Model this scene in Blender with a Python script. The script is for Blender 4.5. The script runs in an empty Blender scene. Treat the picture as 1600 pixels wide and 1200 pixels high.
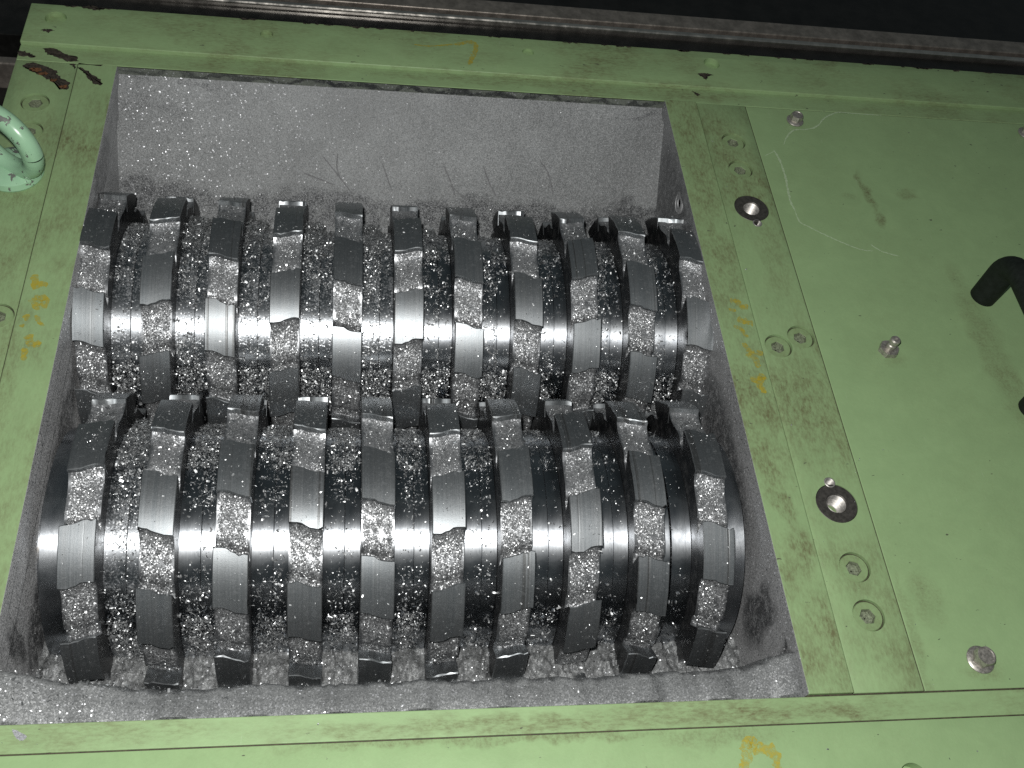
import bpy, bmesh, math, random
import numpy as np
from mathutils import Matrix, Vector

# ------------------------------------------------------------------ camera, world, light
sc = bpy.context.scene
COL = sc.collection
rng = np.random.default_rng(7)
random.seed(7)

RC = ((0.98658487, -0.07826113, 0.14326717), (0.01674382, -0.82445973, -0.56567287), (0.16238821, 0.56048313, -0.81208911))
CAM = Vector((0.185377, -0.173096, 0.571446))
right, down, fwd = Vector(RC[0]), Vector(RC[1]), Vector(RC[2])
cd = bpy.data.cameras.new("camera")
cam = bpy.data.objects.new("camera", cd); COL.objects.link(cam)
m3 = Matrix((right, -down, -fwd)).transposed()
cam.matrix_world = Matrix.Translation(CAM) @ m3.to_4x4()
cd.sensor_width = 36.0; cd.lens = 36.0 * 1595.0 / 1600.0
cd.clip_start = 0.01; cd.clip_end = 50
sc.camera = cam

w = bpy.data.worlds.new("World"); sc.world = w; w.use_nodes = True
bg = w.node_tree.nodes["Background"]
bg.inputs[0].default_value = (0.78, 0.95, 1.0, 1); bg.inputs[1].default_value = 0.062

ld = bpy.data.lights.new("camera_flash", 'POINT'); ld.energy = 22.5; ld.shadow_soft_size = 0.009
ld.color = (1.0, 0.99, 0.965)
flash = bpy.data.objects.new("camera_flash", ld); COL.objects.link(flash)
flash.location = CAM - down * 0.038 - right * 0.018 + fwd * 0.01

vs = sc.view_settings
vs.view_transform = 'Standard'; vs.look = 'None'; vs.exposure = 0.0; vs.gamma = 1.0
vs.use_curve_mapping = False
sc.cycles.use_denoising = False
sc.cycles.max_bounces = 6
sc.cycles.sample_clamp_indirect = 1.5
sc.cycles.caustics_reflective = False

# ------------------------------------------------------------------ traced outlines (metres on the top plate, x right, y away)
CHIPS=[
[(-0.0593, 0.5438), (-0.0483, 0.5435), (-0.0419, 0.5382), (-0.0313, 0.5348), (-0.0306, 0.5304), (-0.0387, 0.5295), (-0.0466, 0.5332), (-0.0545, 0.5368)],
[(-0.0773, 0.5374), (-0.0711, 0.538), (-0.0629, 0.5329), (-0.0645, 0.5313), (-0.0755, 0.5325)],
[(-0.0709, 0.5217), (-0.0635, 0.5254), (-0.0518, 0.5207), (-0.0438, 0.5157), (-0.042, 0.51), (-0.0329, 0.5037), (-0.0327, 0.4966), (-0.0386, 0.4946), (-0.0432, 0.5013), (-0.0514, 0.5076), (-0.0594, 0.5126), (-0.0672, 0.5162)],
[(-0.0293, 0.5216), (-0.0257, 0.5219), (-0.0181, 0.5139), (-0.0101, 0.5088), (-0.0084, 0.5032), (-0.0129, 0.5028), (-0.0191, 0.508), (-0.0228, 0.5149)],
[(-0.0624, 0.5619), (-0.0581, 0.564), (-0.0528, 0.5624), (-0.0573, 0.5594)],
[(-0.0366, 0.5952), (-0.0265, 0.5981), (-0.0183, 0.5945), (-0.0256, 0.5917)],
[(0.4966, 0.5633), (0.505, 0.5654), (0.5115, 0.5637), (0.505, 0.5598), (0.5032, 0.5563)],
[(0.4895, 0.5435), (0.4954, 0.5392), (0.4916, 0.5366)],
[(0.0176, -0.003), (0.0213, -0.0037), (0.026, -0.007), (0.0241, -0.0093), (0.0216, -0.0086), (0.0194, -0.0061)],
]
YEL=[
(0.0012, [(0.2406, 0.5767), (0.2552, 0.576), (0.2766, 0.5807)]),
(0.003, [(0.2766, 0.5807), (0.2918, 0.5857), (0.2953, 0.5788), (0.293, 0.5693), (0.2875, 0.5542)]),
(0.0035, [(-0.0237, 0.305), (-0.0235, 0.2996), (-0.0219, 0.2948), (-0.0184, 0.2967), (-0.0143, 0.2952)]),
(0.004, [(-0.0182, 0.2866), (-0.0204, 0.2819), (-0.0166, 0.2769), (-0.0131, 0.2791), (-0.0148, 0.2842), (-0.0174, 0.2821)]),
(0.002, [(-0.0254, 0.2675), (-0.0221, 0.2696), (-0.0227, 0.2645)]),
(0.002, [(-0.0176, 0.2697), (-0.0143, 0.2638), (-0.0108, 0.2609)]),
(0.0022, [(-0.0258, 0.2614), (-0.0233, 0.2595)]),
(0.003, [(-0.0217, 0.2506), (-0.0174, 0.2518), (-0.0181, 0.2468), (-0.012, 0.246), (-0.0145, 0.243)]),
(0.003, [(-0.0212, 0.24), (-0.0191, 0.2404), (-0.0184, 0.2324)]),
(0.003, [(0.4729, 0.2997), (0.4784, 0.2987), (0.4812, 0.2937), (0.4864, 0.2955)]),
(0.002, [(0.4703, 0.2919), (0.4756, 0.2898)]),
(0.004, [(0.475, 0.2824), (0.4801, 0.2799), (0.4866, 0.2794)]),
(0.0025, [(0.4707, 0.2755), (0.4759, 0.2734), (0.4775, 0.2678), (0.4804, 0.2657)]),
(0.003, [(0.4749, 0.26), (0.4774, 0.2545), (0.4794, 0.2509), (0.4883, 0.2509)]),
(0.003, [(0.4744, 0.249), (0.4811, 0.2459), (0.4816, 0.2373)]),
(0.0035, [(0.4731, 0.2266), (0.48, 0.2288), (0.4842, 0.2295), (0.4786, 0.2225), (0.4824, 0.2153)]),
(0.005, [(0.41, -0.0411), (0.4151, -0.0327), (0.4175, -0.0248), (0.4213, -0.029), (0.4277, -0.0295), (0.4319, -0.0334), (0.4313, -0.042)]),
]
SCR=[
(0.0012, [(0.6669, 0.5322), (0.6385, 0.532), (0.6239, 0.53), (0.6091, 0.5184), (0.5992, 0.5071), (0.5886, 0.5015), (0.5744, 0.4988), (0.5652, 0.4888), (0.5602, 0.4793)]),
(0.0018, [(0.5491, 0.4724), (0.5511, 0.4651), (0.5522, 0.4534), (0.552, 0.439), (0.5507, 0.4247), (0.5494, 0.4107), (0.551, 0.3998)]),
(0.0011, [(0.551, 0.3998), (0.5521, 0.3877), (0.5582, 0.3827), (0.5706, 0.3741), (0.5868, 0.3645), (0.5979, 0.3594), (0.6081, 0.3583)]),
(0.0011, [(0.6081, 0.3656), (0.6164, 0.3582), (0.6298, 0.3537)]),
(0.0008, [(0.5395, 0.4642), (0.5497, 0.4704)]),
]
WSC=[
[(0.1639, 0.4894, -0.0502), (0.1742, 0.4819, -0.059), (0.1877, 0.471, -0.0716)],
[(0.177, 0.4912, -0.0482), (0.1762, 0.4833, -0.0574), (0.1794, 0.4781, -0.0634)],
[(0.1479, 0.4797, -0.0615), (0.1743, 0.4739, -0.0682)],
[(0.2149, 0.4872, -0.0528), (0.2194, 0.4793, -0.0619), (0.2238, 0.4721, -0.0703)],
[(0.2679, 0.4876, -0.0523), (0.2748, 0.4784, -0.063), (0.2796, 0.4704, -0.0723)],
[(0.2738, 0.477, -0.0646), (0.2892, 0.4693, -0.0735)],
[(0.3027, 0.4887, -0.051), (0.3087, 0.4795, -0.0618), (0.3158, 0.4715, -0.071)],
[(0.3526, 0.4931, -0.0459), (0.3608, 0.4866, -0.0535), (0.3669, 0.4744, -0.0676)],
]

# ------------------------------------------------------------------ node helpers
class NT:
    def __init__(s, name):
        s.m = bpy.data.materials.new(name); s.m.use_nodes = True
        s.t = s.m.node_tree; s.n = s.t.nodes; s.l = s.t.links
        s.p = s.n["Principled BSDF"]; s._c = None
    def node(s, typ, **kw):
        nd = s.n.new(typ)
        for k, v in kw.items(): setattr(nd, k, v)
        return nd
    def put(s, sock, v):
        if isinstance(v, (int, float)): sock.default_value = v
        elif isinstance(v, (tuple, list)):
            sock.default_value = tuple(v) if len(v) == len(sock.default_value) else tuple(v) + (1,)
        else: s.l.new(v, sock)
    @property
    def co(s):
        if s._c is None: s._c = s.node("ShaderNodeTexCoord").outputs["Object"]
        return s._c
    def math(s, op, a, b=0.0, c=0.0, clamp=False):
        nd = s.node("ShaderNodeMath", operation=op, use_clamp=clamp)
        s.put(nd.inputs[0], a); s.put(nd.inputs[1], b); s.put(nd.inputs[2], c)
        return nd.outputs[0]
    def vmath(s, op, a, b=(0, 0, 0), scale=None):
        nd = s.node("ShaderNodeVectorMath", operation=op)
        s.put(nd.inputs[0], a); s.put(nd.inputs[1], b)
        if scale is not None: s.put(nd.inputs["Scale"], scale)
        return nd.outputs["Value"] if op in ("LENGTH", "DISTANCE", "DOT_PRODUCT") else nd.outputs[0]
    def noise(s, scale, vec=None, detail=4.0, rough=0.6, dist=0.0):
        nd = s.node("ShaderNodeTexNoise")
        s.put(nd.inputs["Vector"], s.co if vec is None else vec)
        nd.inputs["Scale"].default_value = scale; nd.inputs["Detail"].default_value = detail
        nd.inputs["Roughness"].default_value = rough; nd.inputs["Distortion"].default_value = dist
        return nd.outputs["Fac"]
    def voro(s, scale, vec=None, feature='F1'):
        nd = s.node("ShaderNodeTexVoronoi", feature=feature)
        s.put(nd.inputs["Vector"], s.co if vec is None else vec); nd.inputs["Scale"].default_value = scale
        return nd
    def step(s, v, lo, hi):
        nd = s.node("ShaderNodeMapRange", interpolation_type='SMOOTHSTEP')
        s.put(nd.inputs[0], v); nd.inputs[1].default_value = lo; nd.inputs[2].default_value = hi
        return nd.outputs[0]
    def lin(s, v, a, b, c, d):
        nd = s.node("ShaderNodeMapRange"); s.put(nd.inputs[0], v)
        for i, q in enumerate((a, b, c, d)): nd.inputs[i + 1].default_value = q
        return nd.outputs[0]
    def mix(s, f, a, b):
        nd = s.node("ShaderNodeMix", data_type='RGBA'); s.put(nd.inputs[0], f)
        s.put(nd.inputs[6], a); s.put(nd.inputs[7], b)
        return nd.outputs[2]
    def mixf(s, f, a, b):
        nd = s.node("ShaderNodeMix", data_type='FLOAT'); s.put(nd.inputs[0], f)
        s.put(nd.inputs[2], a); s.put(nd.inputs[3], b)
        return nd.outputs[0]
    def cells_normal(s, scale, amount, vec=None):      # every dust grain has its own facet
        v = s.voro(scale, vec)
        d = s.vmath('SCALE', s.vmath('SUBTRACT', v.outputs["Color"], (0.5, 0.5, 0.5)), scale=amount)
        g = s.node("ShaderNodeNewGeometry").outputs["Normal"]
        return s.vmath('NORMALIZE', s.vmath('ADD', g, d)), v
    def bump(s, h, strength, dist, normal=None):
        b = s.node("ShaderNodeBump"); b.inputs["Strength"].default_value = strength
        b.inputs["Distance"].default_value = dist; s.put(b.inputs["Height"], h)
        if normal is not None: s.put(b.inputs["Normal"], normal)
        return b.outputs[0]
    def axis_x(s):      # turned steel: the lathe grooves spread the glint along the shaft
        nd = s.node("ShaderNodeCombineXYZ"); nd.inputs[0].default_value = 1.0; return nd.outputs[0]
    def set(s, **kw):
        for k, v in kw.items(): s.put(s.p.inputs[k.replace("_", " ")], v)
        return s.m

def paint(name, base, blobs=(), dirt=0.35, seed=0.0, st_=(1, 1, 1)):
    """old machine paint: grime patches (x, y, rx, ry, angle, strength), flecks, dull and glossy areas"""
    t = NT(name)
    off = t.vmath('ADD', t.co, (seed, seed * 1.7, 0))
    big = t.noise(9, off, 3, 0.6); mid = t.noise(38, off, 6, 0.7, 0.3); fine = t.noise(420, off, 4, 0.75)
    grit = t.noise(1500, off, 2, 0.6)
    mask = t.math('ADD', t.math('MULTIPLY', t.step(big, 0.38, 0.72), dirt), dirt * 0.25)
    wn = t.node("ShaderNodeTexNoise"); t.put(wn.inputs["Vector"], off); wn.inputs["Scale"].default_value = 60; wn.inputs["Detail"].default_value = 5
    warp = t.vmath('ADD', t.co, t.vmath('SCALE', t.vmath('SUBTRACT', wn.outputs["Color"], (.5, .5, .5)), scale=0.018))
    for (x, y, rx, ry, a, st) in blobs:
        mp = t.node("ShaderNodeMapping"); mp.vector_type = 'TEXTURE'
        t.put(mp.inputs["Vector"], warp); mp.inputs["Location"].default_value = (x, y, 0)
        mp.inputs["Rotation"].default_value = (0, 0, math.radians(a)); mp.inputs["Scale"].default_value = (rx, ry, 1)
        d = t.vmath('LENGTH', t.vmath('MULTIPLY', mp.outputs[0], (1, 1, 0)))
        mask = t.math('MAXIMUM', mask, t.math('MULTIPLY', t.step(d, 1.6, 0.3), st))
    sv = t.vmath('MULTIPLY', off, st_)
    strk = t.noise(95, sv, 6, 0.75, 0.2); strf = t.noise(520, sv, 4, 0.75)
    tex = t.math('ADD', t.math('ADD', t.math('MULTIPLY', mid, 0.30), t.math('MULTIPLY', strk, 0.45)), t.math('MULTIPLY', strf, 0.5))
    m = t.math('MULTIPLY', mask, t.step(tex, 0.50, 0.84), clamp=True)
    m = t.math('ADD', m, t.math('MULTIPLY', mask, 0.24), clamp=True)
    c = t.mix(t.step(mid, 0.3, 0.75), tuple(q * 0.94 for q in base), tuple(q * 1.05 for q in base))
    c = t.mix(t.math('MULTIPLY', t.step(fine, 0.5, 0.8), 0.18), c, (0.30, 0.33, 0.21))
    c = t.mix(t.math('MULTIPLY', m, 0.92), c, (0.115, 0.110, 0.050))
    # small dark nicks and pale scuffs
    nick = t.math('MULTIPLY', t.step(t.noise(120, t.vmath('MULTIPLY', off, (1, 2.2, 1)), 3, 0.55), 0.715, 0.74), 0.85)
    c = t.mix(nick, c, (0.06, 0.055, 0.045))
    scuff = t.math('MULTIPLY', t.step(t.noise(70, t.vmath('MULTIPLY', off, (9, 0.7, 1)), 3, 0.6), 0.68, 0.78), 0.22)
    c = t.mix(scuff, c, (0.46, 0.52, 0.40))
    h = t.math('ADD', t.math('MULTIPLY', fine, 0.6), t.math('MULTIPLY', nick, -0.8))
    return t.set(Base_Color=c, Roughness=t.lin(t.math('ADD', mid, m), 0.3, 1.2, 0.38, 0.68),
                 Specular_IOR_Level=0.35, Normal=t.bump(h, 0.28, 0.0006))

GREEN = (0.264, 0.390, 0.190)

def steel_land():
    t = NT("worn_tool_steel")
    oi = t.node("ShaderNodeObjectInfo").outputs["Random"]
    sx = t.node("ShaderNodeSeparateXYZ"); t.put(sx.inputs[0], t.co)
    cv = t.node("ShaderNodeCombineXYZ"); t.put(cv.inputs[0], t.math('ADD', sx.outputs[0], t.math('MULTIPLY', oi, 3.0)))
    t.put(cv.inputs[1], t.math('MULTIPLY', sx.outputs[1], 0.02)); t.put(cv.inputs[2], t.math('MULTIPLY', oi, 5.0))
    st = t.noise(260, cv.outputs[0], 3, 0.55); fs = t.noise(1800, cv.outputs[0], 3, 0.7)
    grain = t.noise(1400, None, 3, 0.7)
    score = t.math('MULTIPLY', t.step(st, 0.60, 0.66), t.step(oi, 0.25, 0.8))
    c = t.mix(t.lin(fs, 0.3, 0.7, 0, 1), (0.225, 0.245, 0.256), (0.270, 0.290, 0.300))
    c = t.mix(t.math('MULTIPLY', t.step(st, 0.35, 0.6), 0.25), c, (0.33, 0.335, 0.335))
    c = t.mix(t.math('MULTIPLY', score, 0.75), c, (0.105, 0.105, 0.10))
    c = t.mix(t.math('MULTIPLY', t.math('FRACT', t.math('MULTIPLY', oi, 7.7)), 0.38), c, (0.11, 0.115, 0.12))
    smear = t.step(t.noise(130, None, 5, 0.7, 0.6), 0.52, 0.68)
    dust = t.math('MAXIMUM', t.math('MULTIPLY', t.step(grain, 0.52, 0.70), 0.35), t.math('MULTIPLY', smear, 0.40))
    c = t.mix(dust, c, (0.34, 0.35, 0.36))
    h = t.math('ADD', t.math('MULTIPLY', fs, 0.16), t.math('ADD', t.math('MULTIPLY', score, -1.0), t.math('MULTIPLY', grain, 0.35)))
    return t.set(Base_Color=c, Metallic=t.mixf(dust, 0.88, 0.6), Roughness=t.lin(t.math('ADD', fs, grain), 0.6, 1.4, 0.35, 0.48), Anisotropic=0.3, Tangent=t.axis_x(),
                 Normal=t.bump(h, 0.35, 0.00025))

def steel_spacer():
    t = NT("polished_spacer_steel")
    sx = t.node("ShaderNodeSeparateXYZ"); t.put(sx.inputs[0], t.co)
    cv = t.node("ShaderNodeCombineXYZ"); t.put(cv.inputs[0], sx.outputs[0])
    t.put(cv.inputs[1], t.math('MULTIPLY', sx.outputs[1], 0.03)); t.put(cv.inputs[2], t.math('MULTIPLY', sx.outputs[2], 0.03))
    fs = t.noise(1500, cv.outputs[0], 3, 0.7); film = t.noise(60, None, 5, 0.65, 0.5)
    c = t.mix(t.step(film, 0.4, 0.7), (0.36, 0.38, 0.405), (0.50, 0.52, 0.54))
    c = t.mix(t.math('MULTIPLY', t.step(t.noise(45, t.vmath('ADD', t.co, (3, 1, 2)), 4), 0.62, 0.75), 0.5), c, (0.30, 0.24, 0.17))
    return t.set(Base_Color=c, Metallic=1.0, Roughness=t.lin(t.math('ADD', film, t.math('MULTIPLY', fs, 0.5)), 0.5, 1.1, 0.26, 0.36),
                 Anisotropic=0.8, Tangent=t.axis_x(), Normal=t.bump(fs, 0.05, 0.00012))

def dusty_spacer():
    t = NT("dust_filmed_spacer_steel")
    nrm, v = t.cells_normal(1900, 0.6)
    geo = t.node("ShaderNodeNewGeometry").outputs["Normal"]
    film = t.noise(60, None, 5, 0.65, 0.5); fine = t.noise(650, None, 4, 0.75); big = t.noise(35, t.vmath('ADD', t.co, (1, 2, 3)), 4, 0.6)
    k = t.step(t.math('ADD', t.math('MULTIPLY', fine, 0.7), t.math('MULTIPLY', big, 0.6)), 0.63, 0.90)
    nv = t.node("ShaderNodeMix", data_type='VECTOR'); t.put(nv.inputs[0], k); t.put(nv.inputs[4], geo); t.put(nv.inputs[5], nrm)
    c = t.mix(k, t.mix(film, (0.34, 0.36, 0.38), (0.46, 0.48, 0.50)), t.mix(v.outputs["Color"], (0.14, 0.145, 0.15), (0.46, 0.47, 0.48)))
    return t.set(Base_Color=c, Metallic=t.mixf(k, 1.0, 0.45), Roughness=t.mixf(k, t.lin(film, 0.3, 0.7, 0.24, 0.34), 0.45),
                 Anisotropic=t.mixf(k, 0.75, 0.0), Tangent=t.axis_x(), Normal=nv.outputs[1])

def steel_gullet():
    t = NT("dusty_gullet_steel")
    nrm, v = t.cells_normal(1500, 0.85)
    nrm2 = t.mixf
    g = t.noise(180, None, 5, 0.7)
    sx = t.node("ShaderNodeSeparateXYZ"); t.put(sx.inputs[0], t.co)
    side = t.step(t.math('ABSOLUTE', sx.outputs[0]), 0.0104, 0.0075)
    cover = t.math('MULTIPLY', t.step(t.math('ADD', g, t.math('MULTIPLY', side, 0.16)), 0.50, 0.66), 1.0)
    geo = t.node("ShaderNodeNewGeometry").outputs["Normal"]
    nv = t.node("ShaderNodeMix", data_type='VECTOR'); t.put(nv.inputs[0], cover); t.put(nv.inputs[4], geo); t.put(nv.inputs[5], nrm)
    c = t.mix(cover, (0.30, 0.31, 0.32), t.mix(v.outputs["Color"], (0.09, 0.094, 0.098), (0.50, 0.51, 0.52)))
    return t.set(Base_Color=c, Metallic=t.mixf(cover, 0.9, 0.65), Roughness=t.mixf(cover, 0.36, 0.45), Normal=nv.outputs[1])

def dark_side():
    t = NT("dark_side_steel")  # darker steel for the side faces of discs and teeth
    g = t.noise(150, None, 5, 0.7)
    return t.set(Base_Color=t.mix(t.step(g, 0.4, 0.75), (0.035, 0.037, 0.04), (0.11, 0.11, 0.11)), Metallic=0.75,
                 Roughness=t.lin(g, 0.3, 0.7, 0.28, 0.5), Normal=t.bump(t.noise(700), 0.2, 0.0002))

def flake_mat(name, lo, hi, rlo, rhi, metallic=0.85):
    t = NT(name)
    r = t.node("ShaderNodeNewGeometry").outputs["Random Per Island"]
    r2 = t.math('FRACT', t.math('MULTIPLY', r, 17.31))
    c = t.mix(r, lo, hi)
    return t.set(Base_Color=c, Metallic=metallic, Roughness=t.lin(r2, 0, 1, rlo, rhi))

def dust_mat(name, base, worn=None, scale=1700, amount=0.42, metal0=0.3):
    """fine aluminium dust; worn = list of (axis-aligned ellipsoid centre, radii, strength) where it has been rubbed off"""
    t = NT(name)
    nrm, v = t.cells_normal(scale, amount)
    nrm2, v2 = t.cells_normal(1100, 0.8)
    big = t.noise(22, None, 4, 0.6); mid = t.noise(160, None, 5, 0.7); fine = t.noise(900, None, 3, 0.7)
    c = t.mix(t.step(big, 0.3, 0.75), tuple(q * 0.82 for q in base), tuple(q * 1.08 for q in base))
    smear = t.noise(30, t.vmath('MULTIPLY', t.co, (1.0, 0.25, 0.25)), 5, 0.7, 0.4)
    c = t.mix(t.math('MULTIPLY', t.step(smear, 0.52, 0.75), 0.5), c, tuple(q * 0.62 for q in base))
    c = t.mix(t.step(fine, 0.30, 0.70), t.mix(0.30, c, tuple(q * 0.6 for q in base)), c)
    sx = t.node("ShaderNodeSeparateXYZ"); t.put(sx.inputs[0], v2.outputs["Color"])
    spark = t.step(sx.outputs[0], 0.95, 0.97)
    c = t.mix(spark, c, (0.62, 0.63, 0.65))
    rough = t.mixf(spark, 0.55, 0.30); metal = t.mixf(spark, metal0, 0.55)
    if worn:
        mask = 0.0
        wn = t.node("ShaderNodeTexNoise"); t.put(wn.inputs["Vector"], t.co); wn.inputs["Scale"].default_value = 45; wn.inputs["Detail"].default_value = 6
        warp = t.vmath('ADD', t.co, t.vmath('SCALE', t.vmath('SUBTRACT', wn.outputs["Color"], (.5, .5, .5)), scale=0.03))
        for ctr, rad, st in worn:
            d = t.vmath('LENGTH', t.vmath('DIVIDE', t.vmath('SUBTRACT', warp, ctr), rad))
            mask = t.math('MAXIMUM', mask, t.math('MULTIPLY', t.step(d, 1.1, 0.6), st))
        tex = t.math('ADD', t.math('MULTIPLY', mid, 0.7), t.math('MULTIPLY', fine, 0.6))
        k = t.math('MULTIPLY', mask, t.step(tex, 0.46, 0.72), clamp=True)
        c = t.mix(k, c, (0.035, 0.037, 0.04)); rough = t.mixf(k, rough, 0.4)
    nv = t.node("ShaderNodeMix", data_type='VECTOR'); t.put(nv.inputs[0], spark); t.put(nv.inputs[4], nrm); t.put(nv.inputs[5], nrm2)
    return t.set(Base_Color=c, Metallic=metal, Roughness=rough, Normal=t.bump(mid, 0.4, 0.0012, nv.outputs[1]))

def simple(name, c, metallic=0.0, rough=0.5, var=0.25, nscale=120, bump=0.15):
    t = NT(name); g = t.noise(nscale, None, 5, 0.7)
    return t.set(Base_Color=t.mix(t.step(g, 0.3, 0.7), tuple(q * (1 - var) for q in c), tuple(q * (1 + var) for q in c)),
                 Metallic=metallic, Roughness=t.lin(g, 0.3, 0.7, max(0.05, rough - 0.1), rough + 0.1), Normal=t.bump(t.noise(nscale * 6), bump, 0.0003))

M = {}
M['land'] = steel_land(); M['spacer'] = steel_spacer(); M['dspacer'] = dusty_spacer(); M['gullet'] = steel_gullet(); M['side'] = dark_side()
M['flake'] = flake_mat("aluminium_shaving", (0.24, 0.25, 0.255), (0.70, 0.715, 0.72), 0.24, 0.58, 0.80)
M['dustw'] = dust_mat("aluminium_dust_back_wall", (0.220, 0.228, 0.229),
    [((0.02, 0.463, -0.083), (0.07, 0.03, 0.018), 0.8), ((0.15, 0.460, -0.085), (0.10, 0.03, 0.016), 0.85), ((0.32, 0.458, -0.087), (0.14, 0.03, 0.016), 0.85),
     ((0.44, 0.462, -0.083), (0.06, 0.03, 0.016), 0.8), ((0.02, 0.512, -0.025), (0.045, 0.008, 0.006), 0.35), ((0.435, 0.52, -0.014), (0.03, 0.004, 0.003), 0.4),
     ((0.05, 0.524, -0.01), (0.06, 0.004, 0.003), 0.5)])
M['dustlip'] = dust_mat("dusty_green_lip", (0.20, 0.22, 0.19), [((0.25, 0.527, -0.004), (0.20, 0.01, 0.0035), 0.9), ((0.08, 0.527, -0.004), (0.10, 0.01, 0.003), 0.7), ((0.42, 0.527, -0.004), (0.05, 0.01, 0.003), 0.8)])
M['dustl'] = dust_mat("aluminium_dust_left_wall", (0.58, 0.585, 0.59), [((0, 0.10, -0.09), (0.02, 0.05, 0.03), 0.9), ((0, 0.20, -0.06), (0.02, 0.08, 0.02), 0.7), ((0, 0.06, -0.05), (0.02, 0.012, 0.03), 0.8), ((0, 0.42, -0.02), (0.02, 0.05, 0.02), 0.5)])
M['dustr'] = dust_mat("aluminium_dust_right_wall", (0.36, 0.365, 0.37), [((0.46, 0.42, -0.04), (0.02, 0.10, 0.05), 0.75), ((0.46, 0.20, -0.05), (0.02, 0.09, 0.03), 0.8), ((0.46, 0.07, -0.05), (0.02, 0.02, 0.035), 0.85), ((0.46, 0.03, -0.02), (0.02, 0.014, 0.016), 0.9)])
M['pile'] = dust_mat("loose_aluminium_dust", (0.238, 0.246, 0.247), None, 1500, 0.65)
M['chip'] = simple("bare_brown_steel", (0.055, 0.045, 0.035), 0.3, 0.6, 0.5, 300, 0.5)
M['silver'] = simple("dust_smear", (0.30, 0.31, 0.32), 0.5, 0.5, 0.3, 900, 0.5)
M['rust'] = simple("orange_rust", (0.13, 0.055, 0.02), 0.0, 0.85, 0.5, 400, 0.6)
M['scrape'] = simple("pale_paint_scrape", (0.36, 0.47, 0.29), 0.0, 0.6, 0.12, 500, 0.4)
M['furrow'] = simple("furrow_in_dust", (0.13, 0.132, 0.135), 0.3, 0.6, 0.4, 900, 0.5)
M['bolt'] = simple("zinc_bolt", (0.42, 0.40, 0.36), 0.75, 0.45, 0.3, 500)
M['sock'] = simple('dusty_socket', (0.22, 0.25, 0.17), 0.4, 0.5, 0.5, 900, 0.6)
M['bush'] = simple("phosphated_bushing", (0.085, 0.08, 0.072), 0.6, 0.5, 0.3, 300)
M['thread'] = simple("thread_steel", (0.50, 0.48, 0.45), 0.8, 0.48, 0.2, 300)
M['rubber'] = simple("black_handle_plastic", (0.008, 0.011, 0.009), 0.0, 0.62, 0.3, 200, 0.3)
M['seam'] = simple('seam_grime', (0.045, 0.038, 0.022), 0.0, 0.8, 0.5, 300)  # seam dirt; also colours the painted shadow round the screw heads
M['rubber'].node_tree.nodes['Principled BSDF'].inputs['Specular IOR Level'].default_value = 0.25
M['black'] = simple("black_gap", (0.01, 0.01, 0.01), 0.0, 0.7)
M['railblack'] = simple("dark_oiled_sheet", (0.014, 0.014, 0.013), 0.3, 0.30, 0.4, 40)
M['railbrown'] = simple("brown_reflection_steel", (0.36, 0.32, 0.28), 0.75, 0.34, 0.3, 60, 0.3)  # brown of a reflection on polished steel, put into the base colour
M['railbright'] = simple("bright_steel_edge", (0.70, 0.66, 0.60), 0.95, 0.24, 0.15, 60)

def yellow_mat():
    t = NT("yellow_marker_paint")
    k = t.step(t.math('ADD', t.math('MULTIPLY', t.noise(420, None, 5, 0.75), 0.7), t.math('MULTIPLY', t.noise(90), 0.4)), 0.40, 0.66)
    return t.set(Base_Color=t.mix(t.noise(200), (0.50, 0.39, 0.02), (0.44, 0.37, 0.04)), Roughness=0.6, Alpha=t.math('MULTIPLY', k, 0.66))
M['yellow'] = yellow_mat()

P = {}
P['back'] = paint("green_paint_back_bar", GREEN, [(0.33, 0.541, 0.16, 0.007, 0, 0.8), (0.05, 0.538, 0.12, 0.012, 0, 0.55), (0.48, 0.541, 0.07, 0.012, 0, 0.85), (0.30, 0.565, 0.05, 0.012, 10, 0.4), (0.62, 0.575, 0.03, 0.01, -20, 0.4), (0.70, 0.542, 0.06, 0.008, 0, 0.4)], 0.75, 1.3, (0.35, 1, 1))
P['left'] = paint("green_paint_left_strips", GREEN, [(-0.015, 0.42, 0.02, 0.09, 0, 0.6), (-0.022, 0.45, 0.018, 0.03, 0, 0.6), (-0.055, 0.30, 0.025, 0.08, 0, 0.5), (-0.03, 0.22, 0.012, 0.08, 0, 0.7), (-0.015, 0.15, 0.025, 0.05, 0, 0.45), (-0.035, 0.505, 0.03, 0.02, 0, 0.4)], 0.95, 4.1, (1, 0.35, 1))
P['wear'] = paint("green_paint_right_wear_strip", GREEN, [(0.475, 0.46, 0.018, 0.10, 0, 0.9), (0.470, 0.34, 0.016, 0.08, 0, 0.75), (0.478, 0.20, 0.014, 0.07, 0, 0.45), (0.470, 0.155, 0.012, 0.02, 20, 0.9), (0.473, 0.125, 0.008, 0.022, 15, 1.0), (0.480, 0.100, 0.009, 0.018, 10, 1.0), (0.478, 0.085, 0.006, 0.014, 0, 1.0), (0.484, 0.045, 0.006, 0.03, 0, 1.0), (0.478, 0.05, 0.008, 0.022, 0, 0.9), (0.484, 0.010, 0.007, 0.018, 0, 1.0)], 0.95, 2.2, (1, 0.4, 1))
P['clamp'] = paint("green_paint_right_clamp_strip", GREEN, [(0.505, 0.47, 0.022, 0.06, 0, 0.8), (0.52, 0.36, 0.016, 0.07, 0, 0.55), (0.517, 0.195, 0.018, 0.03, 20, 0.75), (0.527, 0.17, 0.010, 0.02, 0, 0.7), (0.515, 0.025, 0.018, 0.016, 0, 0.6), (0.500, 0.24, 0.01, 0.05, 0, 0.4)], 0.85, 3.7, (1, 0.4, 1))
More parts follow.
